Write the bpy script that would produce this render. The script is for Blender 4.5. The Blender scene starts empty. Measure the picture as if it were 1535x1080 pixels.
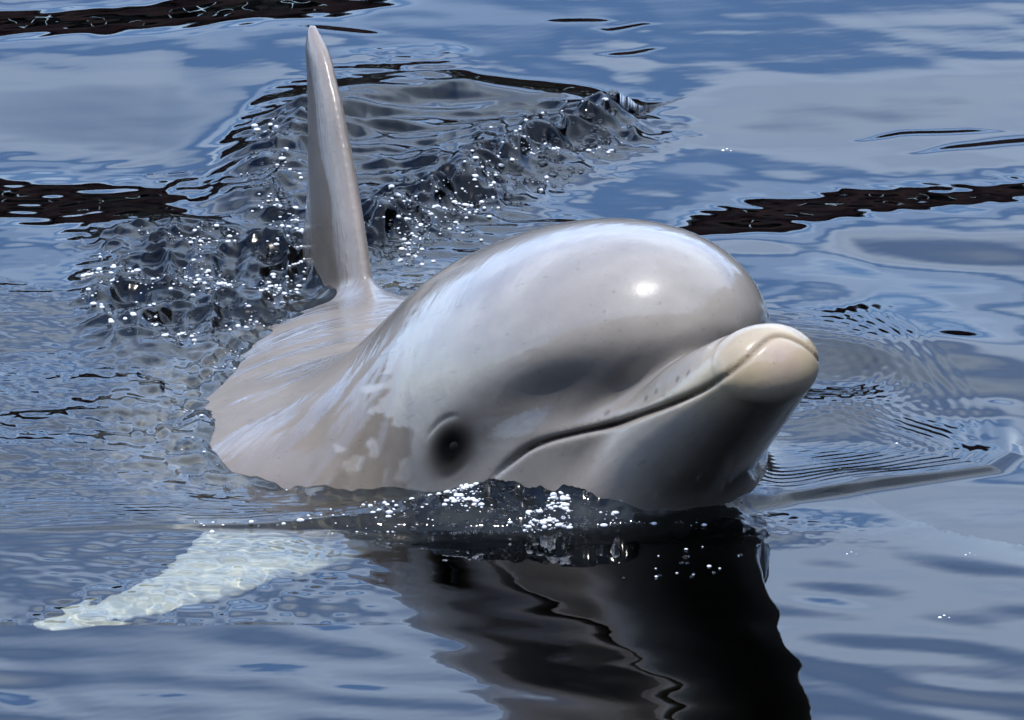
import bpy, math, random
import numpy as np
from mathutils import Vector

R = math.radians
sc = bpy.context.scene

# ------------------------------------------------------------------ camera, sky, sun, exposure
PITCH = R(15.0)          # the camera looks down on the water from a quay
DIST = 8.0
cam_d = bpy.data.cameras.new('camera')
cam = bpy.data.objects.new('camera', cam_d)
sc.collection.objects.link(cam)
cam.location = (0, -DIST * math.cos(PITCH), DIST * math.sin(PITCH))
cam.rotation_euler = (math.pi / 2 - PITCH, 0, 0)
cam_d.sensor_width = 36.0
cam_d.lens = 36.0 * DIST * 2000 / 1535.0
cam_d.clip_start = 0.1
cam_d.clip_end = 5000
sc.camera = cam

SUN_EL, SUN_AZ = R(74), R(-4)     # azimuth measured from the camera's side (-Y) towards +X
to_sun = Vector((math.sin(SUN_AZ) * math.cos(SUN_EL), -math.cos(SUN_AZ) * math.cos(SUN_EL), math.sin(SUN_EL)))

sc.view_settings.view_transform = 'Standard'
sc.view_settings.look = 'None'
sc.view_settings.gamma = 1
sc.view_settings.use_curve_mapping = False
sc.view_settings.exposure = 0.70
sc.cycles.use_denoising = True
sc.cycles.max_bounces = 10
sc.cycles.transparent_max_bounces = 16
sc.cycles.caustics_reflective = False
sc.cycles.caustics_refractive = True

world = bpy.data.worlds.new('World')
sc.world = world
world.use_nodes = True


def nd(nt, kind, loc=None, **kw):
    n = nt.nodes.new(kind)
    for k, v in kw.items():
        if k.startswith('in_'):
            n.inputs[int(k[3:])].default_value = v
        else:
            setattr(n, k, v)
    return n


def build_world():
    nt = world.node_tree
    nt.nodes.clear()
    L = nt.links.new
    out = nd(nt, 'ShaderNodeOutputWorld')
    bg = nd(nt, 'ShaderNodeBackground')
    bg.inputs['Strength'].default_value = 0.15
    sky = nd(nt, 'ShaderNodeTexSky')
    sky.sky_type = 'NISHITA'
    sky.sun_disc = False
    sky.sun_elevation = SUN_EL
    sky.sun_rotation = math.atan2(to_sun.x, to_sun.y)
    sky.air_density = 1.0
    sky.dust_density = 0.35
    sky.ozone_density = 3.0
    # thin streaked clouds on a high layer, over the whole sky
    co = nd(nt, 'ShaderNodeTexCoord')
    sep = nd(nt, 'ShaderNodeSeparateXYZ')
    L(co.outputs['Generated'], sep.inputs[0])
    zz = nd(nt, 'ShaderNodeMath', operation='MAXIMUM')
    L(sep.outputs[2], zz.inputs[0])
    zz.inputs[1].default_value = 0.04
    dv = nd(nt, 'ShaderNodeVectorMath', operation='DIVIDE')
    cb = nd(nt, 'ShaderNodeCombineXYZ')
    for i in range(3):
        L(zz.outputs[0], cb.inputs[i])
    L(co.outputs['Generated'], dv.inputs[0])
    L(cb.outputs[0], dv.inputs[1])
    mp = nd(nt, 'ShaderNodeMapping')
    mp.inputs['Scale'].default_value = (0.9, 1.5, 1)
    mp.inputs['Rotation'].default_value = (0, 0, R(25))
    L(dv.outputs[0], mp.inputs['Vector'])
    n = nd(nt, 'ShaderNodeTexNoise')
    n.inputs['Scale'].default_value = 0.80
    n.inputs['Detail'].default_value = 3
    n.inputs['Roughness'].default_value = 0.35
    n.inputs['Distortion'].default_value = 0.4
    L(mp.outputs[0], n.inputs['Vector'])
    cr = nd(nt, 'ShaderNodeMapRange')
    cr.inputs['From Min'].default_value = 0.38
    cr.inputs['From Max'].default_value = 0.86
    cr.inputs['To Max'].default_value = 0.80
    L(n.outputs['Fac'], cr.inputs['Value'])
    mx = nd(nt, 'ShaderNodeMix', data_type='RGBA')
    L(cr.outputs[0], mx.inputs[0])
    L(sky.outputs[0], mx.inputs[6])
    mx.inputs[7].default_value = (15.5, 15.0, 13.5, 1)
    wb = nd(nt, 'ShaderNodeMix', data_type='RGBA', blend_type='MULTIPLY')
    wb.inputs[0].default_value = 1
    wb.inputs[7].default_value = (0.86, 1.04, 1.35, 1)
    L(mx.outputs[2], wb.inputs[6])
    L(wb.outputs[2], bg.inputs['Color'])
    L(bg.outputs[0], out.inputs['Surface'])


build_world()

sun_d = bpy.data.lights.new('sun', 'SUN')
sun_d.energy = 2.5
sun_d.angle = R(0.53)
sun_d.cycles.is_caustics_light = True
sun_d.color = (1.0, 0.95, 0.88)
sun = bpy.data.objects.new('sun', sun_d)
sun.rotation_euler = to_sun.to_track_quat('Z', 'Y').to_euler()
sun.location = (0, 0, 20)
sc.collection.objects.link(sun)


# ------------------------------------------------------------------ helpers
def link(o, parent=None):
    sc.collection.objects.link(o)
    if parent is not None:
        o.parent = parent
    return o


def tag(o, label=None, category=None, kind=None, group=None):
    for k, v in (('label', label), ('category', category), ('kind', kind), ('group', group)):
        if v:
            o[k] = v
    return o


def mesh_from(name, V, F, smooth=True):
    V = np.asarray(V, np.float32)
    F = np.asarray(F, np.int32)
    me = bpy.data.meshes.new(name)
    n = F.shape[1]
    me.vertices.add(len(V))
    me.vertices.foreach_set('co', V.ravel())
    me.loops.add(F.size)
    me.loops.foreach_set('vertex_index', F.ravel())
    me.polygons.add(len(F))
    me.polygons.foreach_set('loop_start', np.arange(0, F.size, n, dtype=np.int32))
    me.polygons.foreach_set('loop_total', np.full(len(F), n, np.int32))
    me.polygons.foreach_set('use_smooth', np.full(len(F), smooth, bool))
    me.update()
    me.validate()
    return me


def smoothstep(a, b, x):
    t = np.clip((x - a) / (b - a), 0, 1)
    return t * t * (3 - 2 * t)


_tables = {}


def noise2(x, y, seed=0):
    """smooth value noise in two dimensions, about -1..1"""
    if seed not in _tables:
        _tables[seed] = np.random.RandomState(seed).rand(256, 256).astype(np.float32) * 2 - 1
    T = _tables[seed]
    xi = np.floor(x).astype(int)
    yi = np.floor(y).astype(int)
    fx = x - xi
    fy = y - yi
    fx = fx * fx * fx * (fx * (fx * 6 - 15) + 10)
    fy = fy * fy * fy * (fy * (fy * 6 - 15) + 10)
    a = T[xi & 255, yi & 255]
    b = T[(xi + 1) & 255, yi & 255]
    c = T[xi & 255, (yi + 1) & 255]
    d = T[(xi + 1) & 255, (yi + 1) & 255]
    return (a * (1 - fx) + b * fx) * (1 - fy) + (c * (1 - fx) + d * fx) * fy


def noise3(p, seed=0):
    rng = np.random.RandomState(seed)
    T = rng.rand(64, 64, 64).astype(np.float32) * 2 - 1
    i = np.floor(p).astype(int)
    f = (p - i).astype(np.float32)
    f = f * f * (3 - 2 * f)
    r = 0
    for dx in (0, 1):
        for dy in (0, 1):
            for dz in (0, 1):
                w = (f[:, 0] if dx else 1 - f[:, 0]) * (f[:, 1] if dy else 1 - f[:, 1]) * (f[:, 2] if dz else 1 - f[:, 2])
                r = r + w * T[(i[:, 0] + dx) & 63, (i[:, 1] + dy) & 63, (i[:, 2] + dz) & 63]
    return r


# ------------------------------------------------------------------ the dolphin: a distance field, meshed as one skin
PHI, HP, ROLL = R(61), R(26), R(0)
HF = np.array([math.cos(PHI) * math.cos(HP), -math.sin(PHI) * math.cos(HP), math.sin(HP)])
HL = np.array([math.sin(PHI), math.cos(PHI), 0.0])
HU = np.cross(HF, HL)
HL, HU = HL * math.cos(ROLL) + HU * math.sin(ROLL), HU * math.cos(ROLL) - HL * math.sin(ROLL)
HM = np.stack([HF, HL, HU])                       # rows: forward, left, up
HO = np.array([0.050, -0.306, 0.035])             # midpoint between the eyes


def smin(a, b, k):
    h = np.clip(0.5 + 0.5 * (b - a) / k, 0, 1)
    return b + (a - b) * h - k * h * (1 - h)


def smax(a, b, k):
    return -smin(-a, -b, k)


def ellipsoid(p, c, r):
    q = (p - np.array(c, np.float32)) / np.array(r, np.float32)
    k0 = np.sqrt((q * q).sum(1))
    q2 = q / np.array(r, np.float32)
    k1 = np.sqrt((q2 * q2).sum(1)) + 1e-9
    return k0 * (k0 - 1) / k1


def round_cone(p, a, b, r1, r2):
    a = np.array(a, np.float32)
    ba = np.array(b, np.float32) - a
    l2 = (ba * ba).sum()
    pa = p - a
    t = np.clip(pa @ ba / l2, 0, 1)
    return np.sqrt(((pa - t[:, None] * ba) ** 2).sum(1)) - (r1 + (r2 - r1) * t)


def pl(x, xs, ys):
    """smooth interpolation through points"""
    xs = np.array(xs, float)
    ys = np.array(ys, float)
    m = np.gradient(ys, xs)
    i = np.clip(np.searchsorted(xs, x) - 1, 0, len(xs) - 2)
    h = xs[i + 1] - xs[i]
    t = np.clip((x - xs[i]) / h, 0, 1)
    return ((2 * t ** 3 - 3 * t ** 2 + 1) * ys[i] + (t ** 3 - 2 * t ** 2 + t) * h * m[i]
            + (-2 * t ** 3 + 3 * t ** 2) * ys[i + 1] + (t ** 3 - t ** 2) * h * m[i + 1]).astype(np.float32)


def plate(p, origin, span, chord, normal, vs, lead, trail, thick, bend=None):
    """a fin: span axis, chord axis (towards the leading edge), thin axis"""
    q = p - np.array(origin, np.float32)
    v = q @ np.array(span, np.float32)
    u = q @ np.array(chord, np.float32)
    w = q @ np.array(normal, np.float32)
    if bend:
        w = w - bend * v * v
    V = vs[-1]
    vc = np.clip(v, vs[0], V * 0.9999)
    le, te, th = pl(vc, vs, lead), pl(vc, vs, trail), pl(vc, vs, thick)
    c = (le + te) / 2
    rc = np.maximum((le - te) / 2, 1e-3)
    x = (u - c) / rc
    prof = th * np.sqrt(np.clip(1 - x * x, 0, 1)) * (0.72 + 0.34 * np.clip(x, -1, 1))
    g = np.sqrt(x * x + (w / np.maximum(th * (0.72 + 0.34 * np.clip(x, -1, 1)), 1e-3)) ** 2)
    d = (g - 1) * np.minimum(rc, np.maximum(th, 2e-3)) * 0.9
    return np.maximum(np.maximum(d, v - V), vs[0] - v)


MOUTH_X = [0.03, 0.06, 0.082, 0.097, 0.113, 0.126, 0.146, 0.18, 0.22, 0.263, 0.288, 0.33]
MOUTH_Z = [-0.052, -0.040, -0.0315, -0.027, -0.0254, -0.0258, -0.027, -0.028, -0.0294, -0.0287, -0.027, -0.026]
CREASE_X = [0.05, 0.10, 0.129, 0.15, 0.179, 0.202, 0.228, 0.262, 0.29]
CREASE_Z = [-0.005, -0.014, -0.014, -0.0105, 0.0003, 0.0105, 0.0175, 0.021, 0.022]
EYE = np.array([0.033, -0.1270, -0.009], np.float32)

# the trunk: distance behind the eyes along its own axis -> sideways offset, height of centre, half width, half height
TA = R(70)
TB = np.array([-math.cos(TA), math.sin(TA)], np.float32)     # backwards
TR = np.array([-math.sin(TA), -math.cos(TA)], np.float32)    # to the dolphin's right
SA = [-0.03, 0.03, 0.10, 0.20, 0.32, 0.50, 0.70, 1.00, 1.30, 1.60, 1.80]
SCB = [0.0, 0.028, 0.054, 0.060, 0.034, -0.01, -0.02, -0.06, -0.12, -0.18, -0.22]
SCZ = [-0.06, -0.080, -0.098, -0.112, -0.130, -0.160, -0.25, -0.40, -0.56, -0.72, -0.83]
SW = [0.13, 0.185, 0.238, 0.248, 0.238, 0.20, 0.19, 0.155, 0.10, 0.05, 0.018]
SH = [0.09, 0.120, 0.140, 0.147, 0.155, 0.165, 0.165, 0.15, 0.11, 0.07, 0.035]

FIN_V = [-0.06, 0.0, 0.05, 0.10, 0.155, 0.197, 0.226, 0.238]
FIN_LE = [0.125, 0.095, 0.068, 0.044, 0.014, -0.014, -0.042, -0.064]
FIN_A = R(71)
FC = np.array([math.cos(FIN_A), -math.sin(FIN_A), 0.0])
FS = np.array([-0.008, 0.10, 1.0]); FS /= np.linalg.norm(FS)
FC = FC - FS * (FC @ FS); FC /= np.linalg.norm(FC)
FN = np.cross(FS, FC)
FIN_O = np.array([-0.131, 0.20, -0.04])


def flipper_frame(root, tip, chord):
    s = np.array(tip, float) - np.array(root, float)
    ln = np.linalg.norm(s)
    s /= ln
    c = np.array(chord, float)
    c -= s * (c @ s)
    c /= np.linalg.norm(c)
    return np.array(root, float), s, c, np.cross(s, c), ln


FLR = flipper_frame((-0.14, -0.30, -0.125), (-0.3205, -0.6203, -0.060), (0.85, -0.52, 0.0))
FLL = flipper_frame((0.16, -0.08, -0.22), (0.335, -0.325, -0.150), (0.3, -0.9, 0.0))


TRV = np.array([TR[0], TR[1], 0.0])
TBV = np.array([TB[0], TB[1], 0.0])
TAIL = np.array([HO[0], HO[1], 0]) + TBV * 1.79 + TRV * -0.22 + np.array([0, 0, -0.83])


def flipper(p, fr, k):
    root, s, c, n, ln = fr
    vs = np.array([-0.05, 0.0, 0.10, 0.16, 0.24, 0.32, 0.37, 0.395, 0.405])
    return plate(p, root, s, c, n, vs,
                 [0.105, 0.100, 0.084, 0.076, 0.068, 0.055, 0.041, 0.030, 0.022],
                 [-0.075, -0.068, -0.042, -0.020, 0.001, 0.002, -0.004, -0.002, 0.008],
                 [0.024, 0.023, 0.020, 0.017, 0.013, 0.010, 0.007, 0.005, 0.002])


def sdf(p, detail=True):
    p = np.asarray(p, np.float32)
    x, y, z = p[:, 0], p[:, 1], p[:, 2]
    h = ((p - HO.astype(np.float32)) @ HM.T.astype(np.float32))
    hx, hy, hz = h[:, 0], h[:, 1], h[:, 2]
    ay = np.abs(hy)
    hs = np.stack([hx, ay, hz], 1)
    # trunk
    rx, ry = x - np.float32(HO[0]), y - np.float32(HO[1])
    a = rx * TB[0] + ry * TB[1]
    b = rx * TR[0] + ry * TR[1]
    ac = np.clip(a, SA[0], SA[-1])
    w, hh = pl(ac, SA, SW), pl(ac, SA, SH)
    cap = np.sqrt(np.clip((ac - SA[0]) / 0.06, 0.0004, 1))
    w, hh = w * cap, hh * cap
    g = (np.abs((b - pl(ac, SA, SCB)) / w) ** 2.1 + np.abs((z - pl(ac, SA, SCZ)) / hh) ** 2.1) ** (1 / 2.1)
    trunk = (g - 1) * np.minimum(w, hh)
    trunk = np.maximum(trunk, np.maximum(SA[0] - a, a - SA[-1]))
    # head
    cran = ellipsoid(h, (-0.045, 0, 0.008), (0.20, 0.138, 0.138))
    melon = ellipsoid(h, (0.073, 0, 0.038), (0.130, 0.103, 0.085))
    upper = smin(cran, melon, 0.05)
    sy = 0.52
    hb = np.stack([hx, hy * sy, hz], 1)
    beak = round_cone(hb, (0.06, 0, -0.014), (0.256, 0, -0.005), 0.043, 0.0160)
    upper = smin(upper, beak, 0.02)
    sl = 0.74
    hj = np.stack([hx, hy * sl, hz], 1)
    jaw = round_cone(hj, (0.02, 0, -0.065), (0.279, 0, -0.021), 0.060, 0.0305)
    kj = 0.006 + 0.05 * smoothstep(0.10, -0.02, hx)
    head = smin(upper, jaw, kj)
    throat = ellipsoid(h, (-0.04, 0, -0.06), (0.16, 0.115, 0.10))
    head = smin(head, throat, 0.05)
    d = smin(head, trunk, 0.07)
    # mouth line
    if detail:
        zm = pl(hx, MOUTH_X, MOUTH_Z) + 0.021 * smoothstep(0.045, 0.0, ay) * smoothstep(0.25, 0.30, hx)
        amp = 0.0050 * smoothstep(0.05, 0.09, hx) * (1 - 0.55 * smoothstep(0.22, 0.29, hx)) * 0.85
        d = d + amp * np.exp(-np.abs((hz - zm) / 0.0019) ** 1.6)
        zc = pl(hx, CREASE_X, CREASE_Z)
        d = d + 0.010 * smoothstep(0.10, 0.17, hx) * smoothstep(0.30, 0.26, hx) * np.exp(-((hz - zc) / 0.011) ** 2)
        # hollow of the cheek under the melon
        d = d + 0.010 * np.exp(-((hx - 0.125) / 0.050) ** 2 - ((hz - 0.006 - 0.10 * (hx - 0.125)) / 0.017) ** 2)
        # soft folds of the neck behind the eye
        for fx, am in ((-0.018, 0.0009), (-0.034, 0.0007), (-0.056, 0.0010), (-0.085, 0.0006)):
            d = d + am * np.exp(-((hx - fx - 0.25 * hz - 0.006 * np.sin(hz * 60)) / 0.0035) ** 2) * smoothstep(0.05, 0.0, hz) * smoothstep(0.06, 0.10, ay)
        # eye: a low mound, the opening, the lid folds above and below
        e = hs - np.array([EYE[0], -EYE[1], EYE[2]], np.float32)
        ex, ez = e[:, 0], e[:, 2] - 0.18 * e[:, 0]
        near = np.exp(-(e[:, 1] / 0.03) ** 2)
        re = np.sqrt((ex / 1.25) ** 2 + ez ** 2)
        d = d - near * 0.0008 * np.exp(-(re / 0.026) ** 2)
        d = d + near * 0.0030 * np.exp(-(ex / 0.0135) ** 2 - (ez / 0.0085) ** 2)
        lid_u = ez - (0.0125 - 14.0 * ex ** 2)
        lid_l = ez + (0.0125 - 12.0 * ex ** 2)
        band = near * np.exp(-(ex / 0.017) ** 4)
        d = d + band * 0.0014 * np.exp(-((ez - (0.0200 - 11.0 * ex ** 2)) / 0.0018) ** 2)
        d = d - band * 0.0002 * np.exp(-(lid_u / 0.0035) ** 2)
        d = d - band * 0.0003 * np.exp(-(lid_l / 0.0026) ** 2)
        d = d + band * 0.0006 * np.exp(-((ez + (0.0185 - 10.0 * ex ** 2)) / 0.0020) ** 2)
    fin = plate(p, FIN_O, FS, FC, FN,
                FIN_V, FIN_LE,
                [-0.16, -0.13, -0.102, -0.082, -0.076, -0.077, -0.078, -0.070],
                [0.023, 0.019, 0.0165, 0.0145, 0.0122, 0.0098, 0.0075, 0.0035])
    d = smin(d, fin, 0.018)
    d = smin(d, flipper(p, FLR, 1), 0.03)
    d = smin(d, flipper(p, FLL, 1), 0.03)
    for s in (-1, 1):     # tail flukes
        fl = plate(p, TAIL + s * TRV * 0.01, s * TRV * 0.9 + TBV * 0.42, -TBV, (0, 0, 1),
                   [-0.02, 0, 0.08, 0.16, 0.23, 0.27], [0.09, 0.085, 0.06, 0.02, -0.03, -0.08],
                   [-0.08, -0.08, -0.085, -0.09, -0.095, -0.09], [0.02, 0.018, 0.013, 0.009, 0.006, 0.003])
        d = smin(d, fl, 0.03)
    return d


def axis(lo, hi, fine, f0, f1, grow=1.12, most=0.03):
    a = list(np.arange(f0, f1, fine))
    s = fine
    while a[-1] < hi:
        s = min(s * grow, most)
        a.append(a[-1] + s)
    s = fine
    b = [a[0]]
    while b[-1] > lo:
        s = min(s * grow, most)
        b.append(b[-1] - s)
    return np.array(b[:0:-1] + a, np.float32)


def surface_nets(fn, ax, ay, az, step=4, margin=0.05):
    nx, ny, nz = len(ax), len(ay), len(az)
    # coarse pass to find where the surface is
    ix = np.unique(np.r_[np.arange(0, nx, step), nx - 1])
    iy = np.unique(np.r_[np.arange(0, ny, step), ny - 1])
    iz = np.unique(np.r_[np.arange(0, nz, step), nz - 1])
    G = np.stack(np.meshgrid(ax[ix], ay[iy], az[iz], indexing='ij'), -1).reshape(-1, 3)
    dc = fn(G).reshape(len(ix), len(iy), len(iz))
    cx, cy, cz = np.arange(nx) // step, np.arange(ny) // step, np.arange(nz) // step
    D = dc[np.ix_(np.minimum(cx, len(ix) - 1), np.minimum(cy, len(iy) - 1), np.minimum(cz, len(iz) - 1))].copy()
    def sp(a):
        return np.maximum(np.diff(a, prepend=a[0] - (a[1] - a[0])), np.diff(a, append=2 * a[-1] - a[-2]))
    loc = np.maximum(np.maximum(sp(ax)[:, None, None], sp(ay)[None, :, None]), sp(az)[None, None, :])
    near = np.abs(D) < np.minimum(0.012 + 1.5 * step * loc, 0.09)
    I = np.argwhere(near)
    D[near] = np.concatenate([fn(np.stack([ax[c[:, 0]], ay[c[:, 1]], az[c[:, 2]]], 1)) for c in np.array_split(I, max(1, len(I) // 400000))])
    ins = D < 0
    s = np.zeros((nx - 1, ny - 1, nz - 1), np.int8)
    for a in (0, 1):
        for b in (0, 1):
            for c in (0, 1):
                s += ins[a:nx - 1 + a, b:ny - 1 + b, c:nz - 1 + c]
    act = (s > 0) & (s < 8)
    vid = np.full(act.shape, -1, np.int64)
    cells = np.argwhere(act)
    vid[act] = np.arange(len(cells))
    acc = np.zeros((len(cells), 3))
    cnt = np.zeros(len(cells))
    P = lambda c, o: np.stack([ax[c[:, 0] + o[0]], ay[c[:, 1] + o[1]], az[c[:, 2] + o[2]]], 1)
    for o1 in ((0, 0, 0), (1, 1, 0), (1, 0, 1), (0, 1, 1)):
        for axn in range(3):
            o2 = list(o1)
            o2[axn] = 1 - o2[axn]
            d1 = D[cells[:, 0] + o1[0], cells[:, 1] + o1[1], cells[:, 2] + o1[2]]
            d2 = D[cells[:, 0] + o2[0], cells[:, 1] + o2[1], cells[:, 2] + o2[2]]
            m = (d1 < 0) != (d2 < 0)
            t = np.where(m, d1 / np.where(m, d1 - d2, 1), 0)
            acc += np.where(m[:, None], P(cells, o1) * (1 - t[:, None]) + P(cells, o2) * t[:, None], 0)
            cnt += m
    V = acc / cnt[:, None]
    F = []
    for axn in range(3):
        u, v = [(1, 2), (2, 0), (0, 1)][axn]
        sl = [slice(1, -1)] * 3
        sl[axn] = slice(0, -1)
        sl2 = [slice(1, -1)] * 3
        sl2[axn] = slice(1, None)
        A, B = ins[tuple(sl)], ins[tuple(sl2)]
        for flip, m in ((False, A & ~B), (True, ~A & B)):
            c = np.argwhere(m)
            off = np.ones(3, int)
            off[axn] = 0
            c = c + off
            q = []
            for du, dv in ((-1, -1), (0, -1), (0, 0), (-1, 0)):
                k = c.copy()
                k[:, u] += du
                k[:, v] += dv
                q.append(vid[k[:, 0], k[:, 1], k[:, 2]])
            q = np.stack(q, 1)
            F.append(q[:, ::-1] if flip else q)
    F = np.concatenate(F)
    F = F[(F >= 0).all(1)]
    return V, F


def gradient(fn, P, e=0.0012):
    P = P.astype(np.float32)
    g = np.empty((len(P), 3))
    for a in range(3):
        o = np.zeros(3, np.float32)
        o[a] = e
        g[:, a] = (fn(P + o) - fn(P - o)) / (2 * e)
    return g


def project(fn, V, n=3, most=0.003):
    for _ in range(n):
        d = fn(V)
        g = gradient(fn, V)
        gl = np.maximum((g * g).sum(1), 0.05)
        st = g * (d / gl)[:, None]
        ln = np.linalg.norm(st, axis=1) + 1e-12
        V = V - st * np.minimum(1, most / ln)[:, None]
    return V




def graded(lo, hi, parts, grow=1.10, most=0.03):
    """grid lines: stretches of even spacing, growing towards both ends"""
    a = np.concatenate([np.arange(p[0], p[1] - 1e-6, p[2]) for p in parts])
    end = axis(lo, hi, parts[-1][2], parts[-1][1], parts[-1][1] + parts[-1][2] * 1.5, grow, most)
    start = axis(lo, hi, parts[0][2], parts[0][0], parts[0][0] + parts[0][2] * 1.5, grow, most)
    return np.r_[start[start < a[0] - parts[0][2] * 0.5], a, end[end > a[-1] + parts[-1][2] * 0.5]].astype(np.float32)


gx = graded(-0.80, 0.40, [(-0.33, -0.07, 0.0032), (-0.07, 0.23, 0.0019), (0.23, 0.38, 0.0036)])
gy = graded(-0.70, 1.85, [(-0.66, -0.58, 0.003), (-0.58, -0.36, 0.0019), (-0.36, -0.05, 0.003), (-0.05, 0.36, 0.0045)])
gz = graded(-1.00, 0.28, [(-0.13, 0.01, 0.0034), (0.01, 0.20, 0.0019), (0.20, 0.235, 0.0025)])
DV, DF = surface_nets(sdf, gx, gy, gz)
DV = project(sdf, DV, 2)
DH = (DV - HO) @ HM.T


def skin_attributes(me):
    hx, hy, hz = DH.T
    ay = np.abs(hy)
    zm = pl(hx, MOUTH_X, MOUTH_Z) + 0.021 * smoothstep(0.045, 0.0, ay) * smoothstep(0.25, 0.30, hx)
    mouth = np.exp(-((hz - zm) / 0.0019) ** 2) * smoothstep(0.065, 0.10, hx) * (hx > 0.03)
    e = np.stack([hx - EYE[0], ay + EYE[1], hz - EYE[2]], 1)
    ez = e[:, 2] - 0.18 * e[:, 0]
    near = np.exp(-(e[:, 1] / 0.03) ** 2)
    eye = near * np.exp(-((e[:, 0] / 0.022) ** 2 + (ez / 0.0165) ** 2) ** 1.5)
    mask = near * np.exp(-(((e[:, 0] - 0.006) / 0.036) ** 2 + ((ez + 0.003) / 0.021) ** 2))
    n1 = noise3(DH * 28 + 40, 3) * 0.5 + noise3(DH * 70 + 40, 4) * 0.3
    # cream lips and jaw tip
    lip = np.exp(-((hz - zm - 0.002) / (0.010 + 0.016 * smoothstep(0.22, 0.30, hx))) ** 2) * smoothstep(0.13, 0.27, hx + 0.02 * n1)
    tipd = np.sqrt((hx - 0.303) ** 2 + (hy + 0.004) ** 2 + (hz + 0.020) ** 2)
    scar = smoothstep(0.022, 0.010, tipd + 0.006 * noise3(DH * 160 + 40, 5))
    pale = smoothstep(-0.02, -0.075, hz + 0.015 * n1 + 0.25 * np.minimum(0, hx)) * (DV[:, 1] < 0.6)
    back = smoothstep(0.02, 0.11, hz + 0.02 * n1)
    stripe_shade = np.exp(-((hz - 0.000 - 0.10 * (hx - 0.12) - 0.006 * n1) / 0.019) ** 2) * smoothstep(0.01, 0.06, hx) * smoothstep(0.23, 0.14, hx)  # eye-to-beak stripe, deepened to paint the shade under the melon
    col = np.empty((len(DV), 4))
    base = np.array([0.295, 0.272, 0.255])
    c = np.tile(base, (len(DV), 1))

    def mix(c, k, m):
        m = np.clip(m, 0, 1)[:, None]
        return c * (1 - m) + np.array(k) * m
    c = mix(c, (0.40, 0.36, 0.335), pale * 0.9)
    c = mix(c, (0.295, 0.278, 0.268), back * 0.7)
    c = mix(c, (0.085, 0.082, 0.086), stripe_shade * 0.85)
    c = mix(c, (0.016, 0.015, 0.015), mask * 0.96)
    c = mix(c, (0.44, 0.36, 0.25), np.clip(lip * 0.85 + 0.35 * smoothstep(0.25, 0.29, hx + 0.008 * n1), 0, 0.88))
    c = mix(c, (0.40, 0.315, 0.27), scar * 0.55)
    c = mix(c, (0.24, 0.16, 0.17), np.exp(-((tipd - 0.004) / 0.003) ** 2) * 0.5)
    for (sx, sz) in ((0.246, -0.013), (0.232, -0.014), (0.205, -0.016), (0.192, -0.018), (0.150, -0.018)):
        dd = np.sqrt((hx - sx) ** 2 + (hz - sz) ** 2)
        c = mix(c, (0.10, 0.085, 0.08), smoothstep(0.0030, 0.0012, dd) * (hy < 0) * 0.7)
    c = mix(c, (0.004, 0.004, 0.004), eye)
    c = mix(c, (0.03, 0.02, 0.02), mouth * (0.95 - 0.45 * smoothstep(0.24, 0.29, hx)))
    # brown skin, painted darker where it mirrors no sky, over shoulder and fin sides
    st = noise3(np.stack([hx * 55 + 30, hy * 12 + 30, hz * 16 + 30], 1), 6) + 0.6 * noise3(np.stack([hx * 130 + 30, hy * 26 + 30, hz * 34 + 30], 1), 7)
    film = hx + 0.038 * noise3(np.stack([hx * 9 + 30, hy * 18 + 30, hz * 18 + 30], 1), 9) + 0.030 * noise3(np.stack([hx * 16 + 30, hy * 80 + 30, hz * 80 + 30], 1), 10) + 0.016 * noise3(np.stack([hx * 30 + 30, hy * 190 + 30, hz * 190 + 30], 1), 13)
    bare = smoothstep(-0.022, -0.030, film)
    # sheets of water still running over the shoulder
    tb = (DV - HO) @ TBV
    side_ = (DV - HO) @ TRV
    run = smoothstep(0.05, 0.40, noise3(np.stack([tb * 70 + 30, side_ * 9 + 30, DV[:, 2] * 26 + 30 + tb * 20], 1), 12)
                     + 0.7 * noise3(np.stack([tb * 190 + 30, side_ * 26 + 30, DV[:, 2] * 70 + 30 + tb * 60], 1), 14)
                     + 0.5 * noise3(np.stack([tb * 9 + 30, side_ * 9 + 30, DV[:, 2] * 9 + 30], 1), 15))
    bare = bare * (1 - 0.85 * run)
    c = mix(c, (0.18, 0.156, 0.138), smoothstep(-0.022, -0.030, film) * 0.85)
    q = DV - FIN_O
    fv, fu = q @ FS, q @ FC
    le = pl(np.clip(fv, 0, 0.245), FIN_V, FIN_LE)
    onfin = smoothstep(0.035, 0.06, fv) * (np.abs(q @ FN) < 0.06) * (DV[:, 1] > 0.02)
    back_u = le - fu + 0.010 * noise3(np.stack([q[:, 0] * 5 + 30, q[:, 1] * 5 + 30, q[:, 2] * 26 + 30], 1), 8)
    strip = smoothstep(0.026, 0.031, back_u) * smoothstep(0.105, 0.095, back_u)
    bare = np.clip(bare * (1 - onfin) + onfin * strip, 0, 1)
    c = mix(c, (0.15, 0.125, 0.106), onfin * strip * 0.9)  # fin sides browned for the missing sky reflection
    fr0 = DV - FLR[0]
    onflip = smoothstep(0.06, 0.12, fr0 @ FLR[1]) * (np.abs(fr0 @ FLR[3]) < 0.03) * (np.abs(fr0 @ FLR[2]) < 0.13) * (DV[:, 2] < -0.02)
    c = mix(c, (0.56, 0.51, 0.40), onflip)
    c = mix(c, (0.30, 0.25, 0.235), onfin * np.exp(-((back_u - 0.012) / 0.012) ** 2) * 0.6)
    c = c * (1 + 0.06 * n1[:, None]) * np.array([1.02, 0.985, 0.90])
    col[:, :3] = np.clip(c, 0.005, 0.9)
    col[:, 3] = 1
    a = me.attributes.new('pigment_shade', 'FLOAT_COLOR', 'POINT')
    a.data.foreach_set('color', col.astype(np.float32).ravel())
    a = me.attributes.new('matte', 'FLOAT', 'POINT')
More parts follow.
